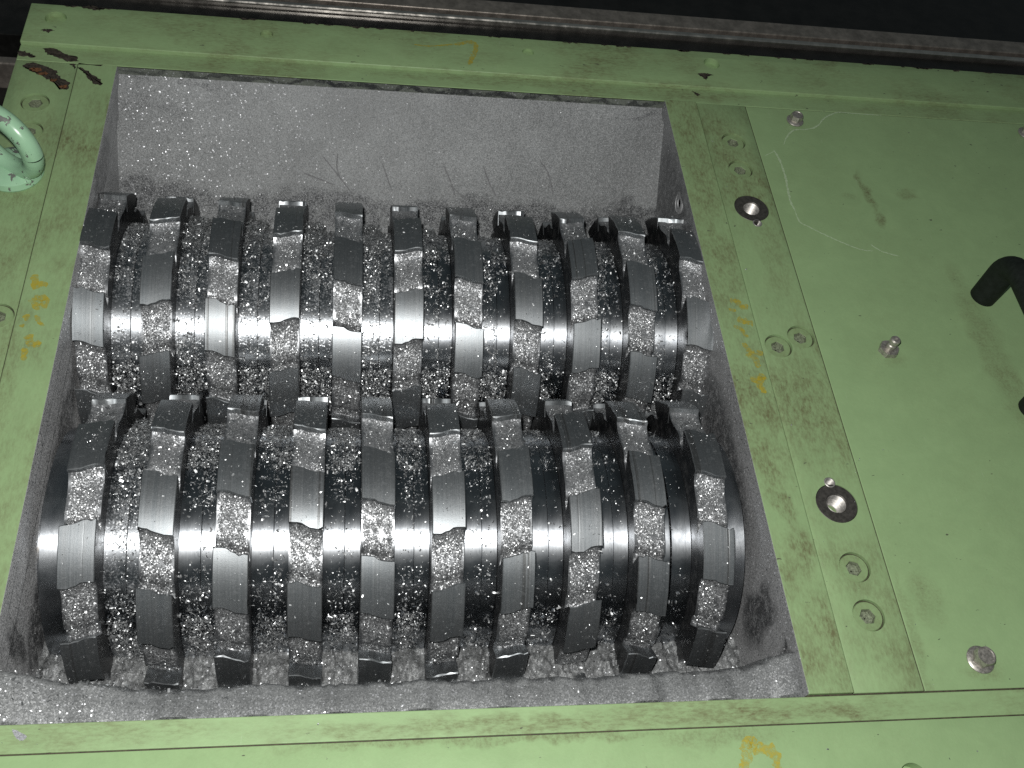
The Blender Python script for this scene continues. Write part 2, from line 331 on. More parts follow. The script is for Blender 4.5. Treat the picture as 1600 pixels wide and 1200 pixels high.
P['cover'] = paint("green_paint_cover_plate", GREEN, [(0.6225, 0.425, 0.0035, 0.022, 4, 1.0), (0.626, 0.395, 0.004, 0.008, 0, 0.9), (0.66, 0.425, 0.008, 0.006, 0, 0.6), (0.678, 0.255, 0.0125, 0.075, 4, 0.62), (0.673, 0.33, 0.008, 0.02, 0, 0.4), (0.556, 0.060, 0.012, 0.018, 0, 0.5), (0.578, 0.012, 0.014, 0.006, 0, 0.55), (0.595, 0.247, 0.012, 0.007, 0, 0.35), (0.54, 0.03, 0.004, 0.05, 0, 0.5), (0.605, 0.42, 0.008, 0.005, 0, 0.4)], 0.16, 6.0)
P['front'] = paint("green_paint_front_bar", GREEN, [(0.34, -0.010, 0.20, 0.006, 0, 0.9), (0.06, -0.007, 0.07, 0.007, 0, 0.7), (0.45, -0.009, 0.07, 0.007, 0, 1.0), (0.50, -0.008, 0.012, 0.008, 0, 0.8), (0.20, -0.012, 0.05, 0.004, 0, 0.7)], 0.7, 8.8, (0.35, 1, 1))
P['frontp'] = paint("green_paint_front_plate", GREEN, [(0.27, -0.018, 0.12, 0.003, 0, 0.8), (0.40, -0.021, 0.04, 0.006, 0, 0.6), (0.34, -0.045, 0.02, 0.01, 0, 0.4)], 0.15, 9.4)
P['screw'] = paint("green_paint_screw", (0.235, 0.345, 0.165), (), 0.8, 5.5)

def eye_mat():
    t = NT("chipped_mint_paint")
    g = t.noise(95, None, 5, 0.62, 0.4)
    n = t.node("ShaderNodeNewGeometry").outputs["Pointiness"]
    k = t.step(g, 0.60, 0.615)
    return t.set(Base_Color=t.mix(k, t.mix(t.noise(300), (0.27, 0.47, 0.30), (0.33, 0.53, 0.35)), (0.20, 0.21, 0.19)), Metallic=t.mixf(k, 0.0, 0.5),
                 Roughness=t.mixf(k, 0.26, 0.5), Normal=t.bump(t.math('SUBTRACT', t.math('MULTIPLY', t.noise(250), 0.2), k), 0.5, 0.0006))
M['eye'] = eye_mat()

# ------------------------------------------------------------------ object helpers
def link(name, me, mat=None, parent=None, loc=None):
    o = bpy.data.objects.new(name, me); COL.objects.link(o)
    if mat is not None and me is not None:
        me.materials.clear()
        for q in (mat if isinstance(mat, (list, tuple)) else [mat]): me.materials.append(q)
    if parent is not None: o.parent = parent
    if loc is not None: o.location = loc
    return o
def thing(name, label, cat, loc=(0, 0, 0), group=None):
    o = link(name, None, None, None, loc); tag(o, label, cat, group); return o
def tag(o, label=None, cat=None, group=None, kind=None):
    if label: o["label"] = label
    if cat: o["category"] = cat
    if group: o["group"] = group
    if kind: o["kind"] = kind
    return o
def smooth(me, deg=32):
    me.shade_smooth() if hasattr(me, "shade_smooth") else me.polygons.foreach_set("use_smooth", [True] * len(me.polygons))
    me.set_sharp_from_angle(angle=math.radians(deg)); return me
def pydata(name, v, f, sm=None):
    me = bpy.data.meshes.new(name); me.from_pydata([tuple(map(float, q)) for q in v], [], f); me.update()
    bm = bmesh.new(); bm.from_mesh(me); bmesh.ops.recalc_face_normals(bm, faces=bm.faces); bm.to_mesh(me); bm.free()
    if sm: smooth(me, sm)
    return me
def npmesh(name, v, quads):
    me = bpy.data.meshes.new(name); nv, nq = len(v), len(quads)
    me.vertices.add(nv); me.vertices.foreach_set("co", np.asarray(v, np.float32).ravel())
    me.loops.add(nq * 4); me.loops.foreach_set("vertex_index", np.asarray(quads, np.int32).ravel())
    me.polygons.add(nq); me.polygons.foreach_set("loop_start", np.arange(0, nq * 4, 4, dtype=np.int32))
    me.update(calc_edges=True); return me
def box(name, x0, x1, y0, y1, z0, z1, bevel=0.0006, seg=2):
    bm = bmesh.new(); bmesh.ops.create_cube(bm, size=1)
    for v in bm.verts: v.co = ((x0 + x1) / 2 + v.co.x * (x1 - x0), (y0 + y1) / 2 + v.co.y * (y1 - y0), (z0 + z1) / 2 + v.co.z * (z1 - z0))
    if bevel: bmesh.ops.bevel(bm, geom=list(bm.edges), offset=bevel, segments=seg, affect='EDGES', profile=0.5)
    me = bpy.data.meshes.new(name); bm.to_mesh(me); bm.free(); return me
def lathe(name, prof, n=32, axis='z', deg=32, close=False):
    """prof = [(radius, height)]"""
    v, f = [], []
    for r, h in prof:
        for k in range(n):
            a = 2 * math.pi * k / n
            c, s_ = r * math.cos(a), r * math.sin(a)
            v.append((c, s_, h) if axis == 'z' else (h, c, s_))
    for i in range(len(prof) - 1):
        for k in range(n):
            f.append((i * n + k, i * n + (k + 1) % n, (i + 1) * n + (k + 1) % n, (i + 1) * n + k))
    if prof[0][0] > 1e-6 and close: f.append(tuple(range(n))[::-1])
    if prof[-1][0] > 1e-6 and close: f.append(tuple((len(prof) - 1) * n + k for k in range(n)))
    return pydata(name, v, f, deg)
def cut_holes(o, holes):
    """holes = [(x, y, radius, depth)] drilled down from the top"""
    me0 = o.data; zt = max(v.co.z for v in me0.vertices)
    bm = bmesh.new()
    for x, y, r, d in holes:
        bmesh.ops.create_cone(bm, cap_ends=True, segments=40, radius1=r, radius2=r, depth=d + 0.01, matrix=Matrix.Translation((x, y, zt + 0.005 - d / 2)))
    cm = bpy.data.meshes.new("drill"); bm.to_mesh(cm); bm.free()
    co = bpy.data.objects.new("drill", cm); COL.objects.link(co)
    md = o.modifiers.new("b", 'BOOLEAN'); md.operation = 'DIFFERENCE'; md.object = co; md.solver = 'EXACT'
    bpy.context.view_layer.update()
    ev = o.evaluated_get(bpy.context.evaluated_depsgraph_get())
    me = bpy.data.meshes.new_from_object(ev); o.modifiers.clear()
    mats = list(me0.materials); o.data = me
    if not me.materials:
        for q in mats: me.materials.append(q)
    smooth(me, 25)
    bpy.data.objects.remove(co); bpy.data.meshes.remove(cm)

def ragged(name, poly, z, mat, parent, amp=0.0010, sub=5, t=0.00025):
    """thin patch with a ragged outline lying on a plate"""
    pts = []
    n = len(poly)
    for i in range(n):
        a, b = np.array(poly[i]), np.array(poly[(i + 1) % n])
        for k in range(sub):
            q = a + (b - a) * k / sub
            pts.append(q + rng.normal(0, amp, 2))
    c = np.mean(pts, 0); v = [(p[0], p[1], z + t) for p in pts] + [(p[0], p[1], z - 0.0004) for p in pts] + [(c[0], c[1], z + t)]
    N = len(pts); f = [(i, (i + 1) % N, 2 * N) for i in range(N)] + [(i, N + i, N + (i + 1) % N, (i + 1) % N) for i in range(N)]
    return link(name, pydata(name, v, f), mat, parent)
def ribbon(name, pts, width, z, mat, parent, taper=True, jag=0.15, normal=None, step=0.0012):
    """thin stroke following a polyline on a plate (or on a sloped plane with the given normal)"""
    P3 = [np.array((p[0], p[1], z) if len(p) == 2 else p, float) for p in pts]
    nrm = np.array(normal if normal is not None else (0, 0, 1.0))
    # Catmull-Rom
    Q = []
    for i in range(len(P3) - 1):
        p0 = P3[max(i - 1, 0)]; p1 = P3[i]; p2 = P3[i + 1]; p3 = P3[min(i + 2, len(P3) - 1)]
        m = max(2, int(np.linalg.norm(p2 - p1) / step))
        for k in range(m):
            u = k / m
            Q.append(0.5 * (2 * p1 + (p2 - p0) * u + (2 * p0 - 5 * p1 + 4 * p2 - p3) * u * u + (-p0 + 3 * p1 - 3 * p2 + p3) * u ** 3))
    Q.append(P3[-1]); Q = np.array(Q); n = len(Q)
    T = np.gradient(Q, axis=0); T /= np.linalg.norm(T, axis=1)[:, None] + 1e-12
    S = np.cross(nrm, T); u = np.linspace(0, 1, n)
    wd = width / 2 * (np.clip(np.minimum(u, 1 - u) * 5 + 0.45, 0, 1) if taper else 1.0)
    wl = wd * (1 + rng.normal(0, jag, n)); wr = wd * (1 + rng.normal(0, jag, n))
    v = np.concatenate([Q + S * wl[:, None] + nrm * 0.0003, Q - S * wr[:, None] + nrm * 0.0003])
    f = [(i, i + 1, n + i + 1, n + i) for i in range(n - 1)]
    v[:n] += nrm * (u * 0.0003)[:, None]; v[n:] += nrm * (u * 0.0003)[:, None]
    return link(name, pydata(name, v, f), mat, parent)

def vnoise(p, freq, seed=0):
    """value noise for arrays of points (n,2)"""
    g = np.random.default_rng(seed).random((64, 64)); q = np.asarray(p) * freq
    i = np.floor(q).astype(int); fr = q - i; fr = fr * fr * (3 - 2 * fr)
    a = g[i[:, 0] % 64, i[:, 1] % 64]; b = g[(i[:, 0] + 1) % 64, i[:, 1] % 64]
    c = g[i[:, 0] % 64, (i[:, 1] + 1) % 64]; d = g[(i[:, 0] + 1) % 64, (i[:, 1] + 1) % 64]
    return (a * (1 - fr[:, 0]) + b * fr[:, 0]) * (1 - fr[:, 1]) + (c * (1 - fr[:, 0]) + d * fr[:, 0]) * fr[:, 1]

def flakes(name, pos, nrm, size, tilt=0.6, lift=0.35, aspect=(0.15, 0.60)):
    """bent metal shavings: 6 vertices, 2 quads each"""
    n = len(pos); pos = np.asarray(pos, float); nrm = np.asarray(nrm, float)
    nn = nrm + rng.normal(0, tilt, (n, 3)); nn /= np.linalg.norm(nn, axis=1)[:, None]
    t = rng.normal(0, 1, (n, 3)); t -= (t * nn).sum(1)[:, None] * nn; t /= np.linalg.norm(t, axis=1)[:, None]
    b = np.cross(nn, t)
    size = np.minimum(size, 0.0023); L = size * rng.uniform(0.7, 1.3, n); Wd = L * rng.uniform(*aspect, n); k = L * rng.uniform(-0.35, 0.45, n)
    p = pos + nrm * (size * lift)[:, None]
    v = np.empty((n, 6, 3))
    for j, (s_, h) in enumerate(((-0.5, 0), (0, 1), (0.5, 0))):
        c = p + t * (L * s_)[:, None] + nn * (k * h)[:, None]
        wj = (Wd * rng.uniform(0.55, 1.1, n) * 0.5)[:, None]
        v[:, 2 * j] = c - b * wj; v[:, 2 * j + 1] = c + b * wj
    q = np.array([[0, 2, 3, 1], [2, 4, 5, 3]])[None] + (np.arange(n) * 6)[:, None, None]
    return npmesh(name, v.reshape(-1, 3), q.reshape(-1, 4))

# ------------------------------------------------------------------ setting
flo = link("machine_floor", box("machine_floor", -1.6, 2.6, -1.4, 2.4, -0.42, -0.40, 0), M['railblack'])
tag(flo, "dark floor beneath the machine", None, None, "structure")

# ------------------------------------------------------------------ shredder housing
H = thing("shredder_housing", "green painted shredder housing framing the open cutting chamber", "machine housing", (0, 0, 0))
XR = 0.98      # right end of the machine, outside the picture
back = link("back_bar", box("back_bar", -0.077, XR, 0.5462, 0.5965, -0.20, 0.0035, 0.0011, 3), P['back'], H)
cut_holes(back, [(-0.0546, 0.5785, 0.0085, 0.005), (0.1153, 0.577, 0.0055, 0.004), (0.3418, 0.5775, 0.0052, 0.003), (0.5133, 0.580, 0.0075, 0.006)])
lowb = link("back_ledge", box("back_ledge", -0.077, XR, 0.5278, 0.5459, -0.20, 0.0, 0.0005), P['back'], H)
front = link("front_bar", box("front_bar", -0.12, XR, -0.0155, -0.0004, -0.20, 0.0, 0.0005), P['front'], H)
fplate = link("front_plate", box("front_plate", -0.12, XR, -0.30, -0.0162, -0.20, -0.0002, 0.0005), P['frontp'], H)
cut_holes(fplate, [(0.5128, -0.0490, 0.0085, 0.008)])
lclamp = link("clamp_strip", box("clamp_strip", -0.077, -0.0303, 0.0002, 0.5272, -0.20, 0.0, 0.0005), P['left'], H)
lwear = link("wear_strip", box("wear_strip", -0.0297, 0.0, 0.0002, 0.5272, -0.012, 0.0006, 0.0005), P['left'], H)
rwear = link("wear_strip", box("wear_strip", 0.46, 0.4888, 0.0006, 0.5270, -0.012, 0.0022, 0.0006), P['wear'], H)
rclamp = link("clamp_strip", box("clamp_strip", 0.4898, 0.5349, 0.0006, 0.5274, -0.20, 0.0006, 0.0005), P['clamp'], H)
base = link("chamber_block", box("chamber_block", 0.5356, XR, 0.0006, 0.5274, -0.20, -0.008, 0), M['black'], H)
SCREWS_R = [(0.5143, 0.4796), (0.5135, 0.4458), (0.5031, 0.2594), (0.5230, 0.2684), (0.5130, 0.0816), (0.5131, 0.0490)]
SCREWS_L = [(-0.0542, 0.4786), (-0.0535, 0.4467), (-0.0415, 0.2689)]
BUSH = [(0.5132, 0.4004), (0.5133, 0.1281)]
cut_holes(rclamp, [(x, y, 0.0106, 0.006) for x, y in SCREWS_R] + [(x, y, 0.0147, 0.014) for x, y in BUSH])
cut_holes(rclamp, [(0.5145, 0.3838, 0.0040, 0.008), (0.5125, 0.1440, 0.0040, 0.008)])
cut_holes(lclamp, [(x, y, 0.0106, 0.006) for x, y in SCREWS_L])

def hexring(r, n=24):
    out = []
    for k in range(n):
        a = 2 * math.pi * k / n; s6 = math.pi / 3
        out.append(r * math.cos(s6 / 2) / math.cos((a % s6) - s6 / 2))
    return out
def socket_screw_mesh():
    n = 24; v, f = [], []
    hx = hexring(0.0056, n)
    rings = [([0.0099] * n, -0.006), ([0.0099] * n, -0.0016), ([0.0094] * n, -0.0009), (hx, -0.0009), ([q * 0.95 for q in hx], -0.0014), ([q * 0.93 for q in hx], -0.0050), ([0.0005] * n, -0.0054)]
    for rr, z in rings:
        for k in range(n):
            a = 2 * math.pi * k / n; v.append((rr[k] * math.cos(a), rr[k] * math.sin(a), z))
    for i in range(len(rings) - 1):
        for k in range(n): f.append((i * n + k, i * n + (k + 1) % n, (i + 1) * n + (k + 1) % n, (i + 1) * n + k))
    f.append(tuple((len(rings) - 1) * n + k for k in range(n)))
    return pydata("socket_screw", v, f, 35)
sm = socket_screw_mesh(); sm.materials.append(P['screw']); sm.materials.append(M['sock'])
for p in sm.polygons:
    if p.center.z < -0.0025 and p.center.xy.length < 0.006: p.material_index = 1
for strip, lst in ((rclamp, SCREWS_R), (lclamp, SCREWS_L)):
    for x, y in lst:
        o = link("socket_screw", sm, None, strip, (x, y, 0.0)); o.rotation_euler.z = rng.uniform(0, 6)
def threads(r, depth, pitch, z0=0.0, amp=0.0007):
    pr = []; k = 0
    while k * pitch / 2 < depth:
        pr.append((r + (amp if k % 2 else -amp * 0.2), z0 - k * pitch / 2)); k += 1
    return pr
bm_ = lathe("threaded_bushing", [(0.0146, -0.014), (0.0146, -0.0005), (0.0141, 0.0), (0.0075, 0.0), (0.0069, -0.0006)], 40)
bt_ = lathe("thread", threads(0.0069, 0.014, 0.0026, -0.0006, 0.0011) + [(0.004, -0.0145), (0.0, -0.02)], 32, deg=20)
st_ = lathe("set_screw", [(0.0039, -0.004), (0.0039, 0.0001), (0.0036, 0.0003), (0.0034, 0.0003)] + threads(0.0032, 0.007, 0.0016, 0.0003, 0.0006) + [(0.0, -0.0072)], 24, deg=20)
for (x, y), (sx_, sy_) in zip(BUSH, ((0.5145, 0.3838), (0.5125, 0.1440))):
    link("threaded_bushing", bm_, M['bush'], rclamp, (x, y, 0.0004)); link("thread", bt_, M['thread'], rclamp, (x, y, 0.0004))
    link("set_screw", st_, M['thread'], rclamp, (sx_, sy_, 0.0006))

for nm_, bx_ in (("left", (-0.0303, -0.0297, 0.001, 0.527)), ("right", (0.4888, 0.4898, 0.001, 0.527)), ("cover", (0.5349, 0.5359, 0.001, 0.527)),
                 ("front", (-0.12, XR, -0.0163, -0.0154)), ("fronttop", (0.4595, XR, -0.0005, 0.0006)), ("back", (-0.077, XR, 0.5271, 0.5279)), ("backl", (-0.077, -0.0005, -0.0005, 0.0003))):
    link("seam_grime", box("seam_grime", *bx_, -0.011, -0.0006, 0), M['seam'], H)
shade_ = lathe("screw_gap_shade", [(0.0098, -0.0020), (0.0108, -0.0020)], 28)  # dark annulus paints the ring of shadow round each sunk head
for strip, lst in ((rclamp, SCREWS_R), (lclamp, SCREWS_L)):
    for x, y in lst: link("screw_gap_shade", shade_, M['seam'], strip, (x, y, 0.0))
# chamber walls
for strip, m_, sg in ((lwear, M['dustl'], 1), (rwear, M['dustr'], -1)):      # the inner edge of each strip is dusty, not green
    strip.data.materials.append(m_)
    for p in strip.data.polygons:
        if p.normal.x * sg > 0.9: p.material_index = 1
SL0, SL1 = (0.5275, -0.0065), (0.4290, -0.1210)     # sloped back wall in (y, z)
def slope(name, a, b, x0, x1, thick, mat, parent):
    n = np.array((0, -(a[1] - b[1]), a[0] - b[0])); n /= np.linalg.norm(n)
    if n[2] < 0: n = -n
    v = []
    for x in (x0, x1):
        for y, z in (a, b):
            v.append((x, y, z)); v.append((x, y - n[1] * thick, z - n[2] * thick))
    f = [(0, 2, 6, 4), (1, 5, 7, 3), (0, 1, 3, 2), (4, 6, 7, 5), (0, 4, 5, 1), (2, 3, 7, 6)]
    return link(name, pydata(name, v, f), mat, parent), n
bw, BWN = slope("sloped_back_wall", SL0, SL1, -0.003, 0.463, 0.004, M['dustw'], H)
lip = link("back_lip", box("back_lip", -0.001, 0.461, 0.5268, 0.5277, -0.0085, -0.0006, 0), M['dustlip'], H)
fw, FWN = slope("sloped_front_wall", (0.0, -0.012), (0.036, -0.125), -0.003, 0.463, 0.004, M['pile'], H)
lw = link("side_wall", box("side_wall", -0.0295, -0.0030, 0.0006, 0.5270, -0.20, -0.0125, 0), M['dustl'], H)
lw2 = link("strip_edge_face", box("strip_edge_face", -0.0030, -0.0012, 0.004, 0.5262, -0.0325, -0.0123, 0.0003), M['dustl'], H)
rw = link("side_wall", box("side_wall", 0.4630, 0.4893, 0.0006, 0.5270, -0.20, -0.0125, 0), M['dustr'], H)
wb = link("countersunk_screw", lathe("countersunk_screw", [(0.0095, 0.0), (0.0095, 0.0012), (0.0080, 0.0016), (0.0078, 0.0010), (0.0042, 0.0010), (0.0038, 0.0), (0.0, 0.0)], 28), M['dustr'], rw, (0.463, 0.4255, -0.0225))
wb.rotation_euler = (0, -math.pi / 2, 0)
for s_ in WSC:
    P_ = [(x, y, z) for x, y, z in s_]
    a, b = np.array(SL0), np.array(SL1)
    Q = []
    for x, y, z in P_:
        u = ((y - a[0]) * (b[0] - a[0]) + (z - a[1]) * (b[1] - a[1])) / ((b - a) @ (b - a))
        yy, zz = a + u * (b - a); Q.append((x, yy, zz))
    ribbon("dust_furrow", Q, 0.0011, 0, M['furrow'], bw, True, 0.35, BWN)
# worn paint, writing and scrapes on the housing
for i, poly in enumerate(CHIPS):
    par, z = (back, 0.0035) if i in (4, 5, 6) else (lowb, 0.0) if i in (0, 1, 7) else (front, 0.0) if i == 8 else (lwear, 0.0006) if i == 3 else (lclamp, 0.0)
    if par is lowb or i in (0, 1): poly = [(x, min(y, 0.5450)) for x, y in poly]
    ragged("paint_chip", poly, z, M['silver'] if i == 8 else M['chip'], par, 0.0003 if i == 8 else 0.0006, 3 if i == 8 else 6)
ragged('paint_chip', [(-0.037, 0.5262), (-0.0312, 0.5268), (-0.0308, 0.5215), (-0.0335, 0.5235)], 0.0, M['chip'], lclamp, 0.0006, 5)
ragged('paint_chip', [(-0.029, 0.5266), (-0.012, 0.5266), (-0.012, 0.5258), (-0.029, 0.5256)], 0.0006, M['chip'], lwear, 0.0004, 5)
for x, y, r in ((-0.060, 0.5165, 0.0035), (-0.054, 0.5125, 0.0028), (-0.045, 0.5055, 0.0022), (-0.037, 0.4985, 0.0025)):
    ragged("rust_spot", [(x + r * math.cos(a) * 1.3, y + r * math.sin(a) * 0.7) for a in np.linspace(0, 6.28, 7)[:-1]], 0.00028, M['rust'], lclamp, 0.0006, 3)
for k in range(46):      # nicks along the back edge of the bar
    x = rng.uniform(-0.07, 0.86); l_ = rng.uniform(0.002, 0.012); d_ = rng.uniform(0.0006, 0.0018)
    ragged("paint_chip", [(x, 0.5956), (x + l_, 0.5956), (x + l_ * 0.7, 0.5956 - d_), (x + l_ * 0.2, 0.5956 - d_ * 0.8)], 0.0035, M['chip'], back, 0.0004, 3)
for wd, pts in YEL:
    y = pts[0][1]; x = pts[0][0]
    par, z = (back, 0.0035) if y > 0.5 else (lwear, 0.0006) if x < 0 else (fplate, -0.0002) if y < 0 else (rwear, 0.0022)
    ribbon("yellow_pen_mark", pts, wd * 1.4, z, M['yellow'], par, True, 0.25)

# ------------------------------------------------------------------ cover plate with handle and bolts
CV = thing("cover_plate", "flat green bolted cover plate with black handle, right of the chamber", "cover plate", (0.70, 0.26, 0))
def loc_(o): o.location = o.location - Vector((0.70, 0.26, 0)); return o
plate = link("plate", box("plate", 0.5359, 0.965, 0.0006, 0.5272, -0.0075, 0.0, 0.0005), P['cover'], CV); loc_(plate)
# keep the paint's object coordinates equal to the housing's: mesh stays in machine coordinates
def flange_bolt(x, y, s=1.0, rot=0.3):
    o = link("flange_bolt", lathe("flange_bolt", [(0.0, 0.0004), (0.0076 * s, 0.0004), (0.0078 * s, 0.0012), (0.0070 * s, 0.0020), (0.0052 * s, 0.0026), (0.0, 0.0026)], 32), M['bolt'], CV, (x, y, 0)); loc_(o)
    n = 24; v, f = [], []
    hx = hexring(0.0056 * s, n)
    rings = [(hx, 0.002), (hx, 0.0068 * s), ([min(q, 0.0051 * s) for q in hx], 0.0076 * s), ([0.0043 * s] * n, 0.0076 * s), ([0.004 * s] * n, 0.0072 * s)]
    for rr, z in rings:
        for k in range(n):
            a = 2 * math.pi * k / n; v.append((rr[k] * math.cos(a), rr[k] * math.sin(a), z))
    for i in range(len(rings) - 1):
        for k in range(n): f.append((i * n + k, i * n + (k + 1) % n, (i + 1) * n + (k + 1) % n, (i + 1) * n + k))
    f.append(tuple((len(rings) - 1) * n + k for k in range(n)))
    hd = link("hex_head", pydata("hex_head", v, f, 30), M['bolt'], o); hd.rotation_euler.z = rot
    return o
flange_bolt(0.5785, 0.5115, 1.0, 0.5); flange_bolt(0.5785, 0.0185, 1.15, 0.2); flange_bolt(0.8075, 0.5140, 1.0, 0.1)
stud = link("grease_nipple", lathe("grease_nipple", [(0.0, 0.004), (0.0036, 0.004), (0.0036, 0.0085), (0.0030, 0.0092), (0.0030, 0.0105), (0.0037, 0.0112), (0.0037, 0.0140), (0.0030, 0.0150), (0.0014, 0.0150), (0.0010, 0.0140), (0.0, 0.0140)], 24), M['bolt'], CV, (0.590, 0.2575, 0)); loc_(stud)
v, f = [], []; n = 24; hx = hexring(0.0078, n)
rings = [(hx, 0.0), (hx, 0.0034), ([min(q, 0.0072) for q in hx], 0.0042), ([0.001] * n, 0.0042)]
for rr, z in rings:
    for k in range(n):
        a = 2 * math.pi * k / n; v.append((rr[k] * math.cos(a), rr[k] * math.sin(a), z))
for i in range(3):
    for k in range(n): f.append((i * n + k, i * n + (k + 1) % n, (i + 1) * n + (k + 1) % n, (i + 1) * n + k))
link("hex_base", pydata("hex_base", v, f, 30), M['bolt'], stud)

def tube(name, pts, rad, n=20, deg=60, cap=True):
    P3 = [np.array(p, float) for p in pts]; v, f = [], []; up = np.array((0.3, 0.2, 0.9))
    for i, p in enumerate(P3):
        t = P3[min(i + 1, len(P3) - 1)] - P3[max(i - 1, 0)]; t /= np.linalg.norm(t)
        a = np.cross(t, up); a /= np.linalg.norm(a); b = np.cross(a, t)
        ra, rb = rad if isinstance(rad, tuple) else (rad, rad)
        for k in range(n):
            q = 2 * math.pi * k / n; v.append(p + a * ra * math.cos(q) + b * rb * math.sin(q))
    m = len(P3)
    for i in range(m - 1):
        for k in range(n): f.append((i * n + k, i * n + (k + 1) % n, (i + 1) * n + (k + 1) % n, (i + 1) * n + k))
    if cap: f += [tuple(range(n)), tuple((m - 1) * n + k for k in range(n))]
    return pydata(name, v, f, deg)
hx0, hy0, hy1, hh, hr = 0.6895, 0.3140, 0.2060, 0.046, 0.018
pts = [(hx0, hy0, 0.0), (hx0, hy0, 0.012), (hx0, hy0, hh - hr)]
for k in range(1, 9):
    a = math.pi / 2 * k / 8; pts.append((hx0, hy0 - hr * (1 - math.cos(a)), hh - hr + hr * math.sin(a)))
for k in range(0, 9):
    a = math.pi / 2 * k / 8; pts.append((hx0, hy1 + hr - hr * math.sin(a), hh - hr + hr * math.cos(a)))
pts += [(hx0, hy1, 0.012), (hx0, hy1, 0.0)]
hd = link("handle", tube("handle", pts, (0.0103, 0.0095), 24), M['rubber'], CV); loc_(hd)
for wd, p_ in SCR:
    p_ = [(x, min(y, 0.5268)) for x, y in p_]
    o = ribbon("paint_scrape", p_, wd, 0.0, M['scrape'], CV, True, 0.35); loc_(o)

# ------------------------------------------------------------------ lifting eye
EY = thing("lifting_eye", "mint green lifting eye with chipped paint on the left strip", "lifting eye", (-0.0555, 0.402, 0.0))
link("collar", lathe("collar", [(0.0, 0.0), (0.0205, 0.0), (0.0212, 0.0015), (0.0205, 0.0060), (0.0160, 0.0090), (0.0, 0.0095)], 36), M['eye'], EY)
ring = []
RA, RB = 0.0260, 0.0240
for k in range(49):
    a = 2 * math.pi * k / 48; ring.append((RA * math.cos(a), 0.0, 0.0310 + RB * math.sin(a)))
rg = link("ring", tube("ring", ring, 0.0073, 20, 60, False), M['eye'], EY); rg.rotation_euler = (0, 0, math.radians(-32))

# ------------------------------------------------------------------ cutter shafts
RL, RS, AZ, PIT, DW = 0.1052, 0.0808, -0.104, 0.0443, 0.0212
PER, LAND = 40.0, 20.6
def scurve(x, sign): return sign * 1.2 * math.tanh(x / 0.0042)      # degrees
def prof(th):      # body radius over one period, degrees from the land's leading edge
    kn = [(0, RL - .0135), (4.2, RL - .0140), (6, RL - .0118), (20.4, RL - .0118), (20.6, RL - .0042), (21.6, RL - .0060), (23.0, RL - .0078), (25.0, RL - .0091), (28, RL - .0097), (34, RL - .0095), (37, RL - .0100), (38.8, RL - .0114), (39.8, RL - .0133), (40, RL - .0135)]
    for (a, ra), (b, rb) in zip(kn, kn[1:]):
        if a <= th <= b: return ra + (rb - ra) * (th - a) / (b - a)
    return RL - .0135
TS = [0, 2.0, 4.2, 6, 10, 15, 20.4, 20.6, 21.1, 21.6, 22.3, 23.0, 24, 25, 26.5, 28, 31, 34, 37, 38.8, 39.8]
def disc_body(sign):
    ths = [(k * PER + q, prof(q)) for k in range(9) for q in TS]; n = len(ths)
    hw = DW / 2 - 0.0003; xs = np.linspace(-hw, hw, 9); v, f = [], []
    for x in xs:
        for th, r in ths:
            a = math.radians(th + scurve(x, sign)); v.append((x, r * math.cos(a), r * math.sin(a)))
    for i in range(8):
        for k in range(n): f.append((i * n + k, i * n + (k + 1) % n, (i + 1) * n + (k + 1) % n, (i + 1) * n + k))
    ns = len(f)
    for x, row in ((-hw, 0), (hw, 8)):
        b0 = len(v)
        for th, r in ths:
            a = math.radians(th + scurve(x, sign)); v.append((x, 0.045 * math.cos(a), 0.045 * math.sin(a)))
        for k in range(n): f.append((row * n + k, row * n + (k + 1) % n, b0 + (k + 1) % n, b0 + k))
    me = pydata("cutter_disc", v, f)
    me.materials.append(M['gullet']); me.materials.append(M['side'])
    for p in me.polygons:
        if abs(p.normal.x) > 0.9: p.material_index = 1
    smooth(me, 40); return me
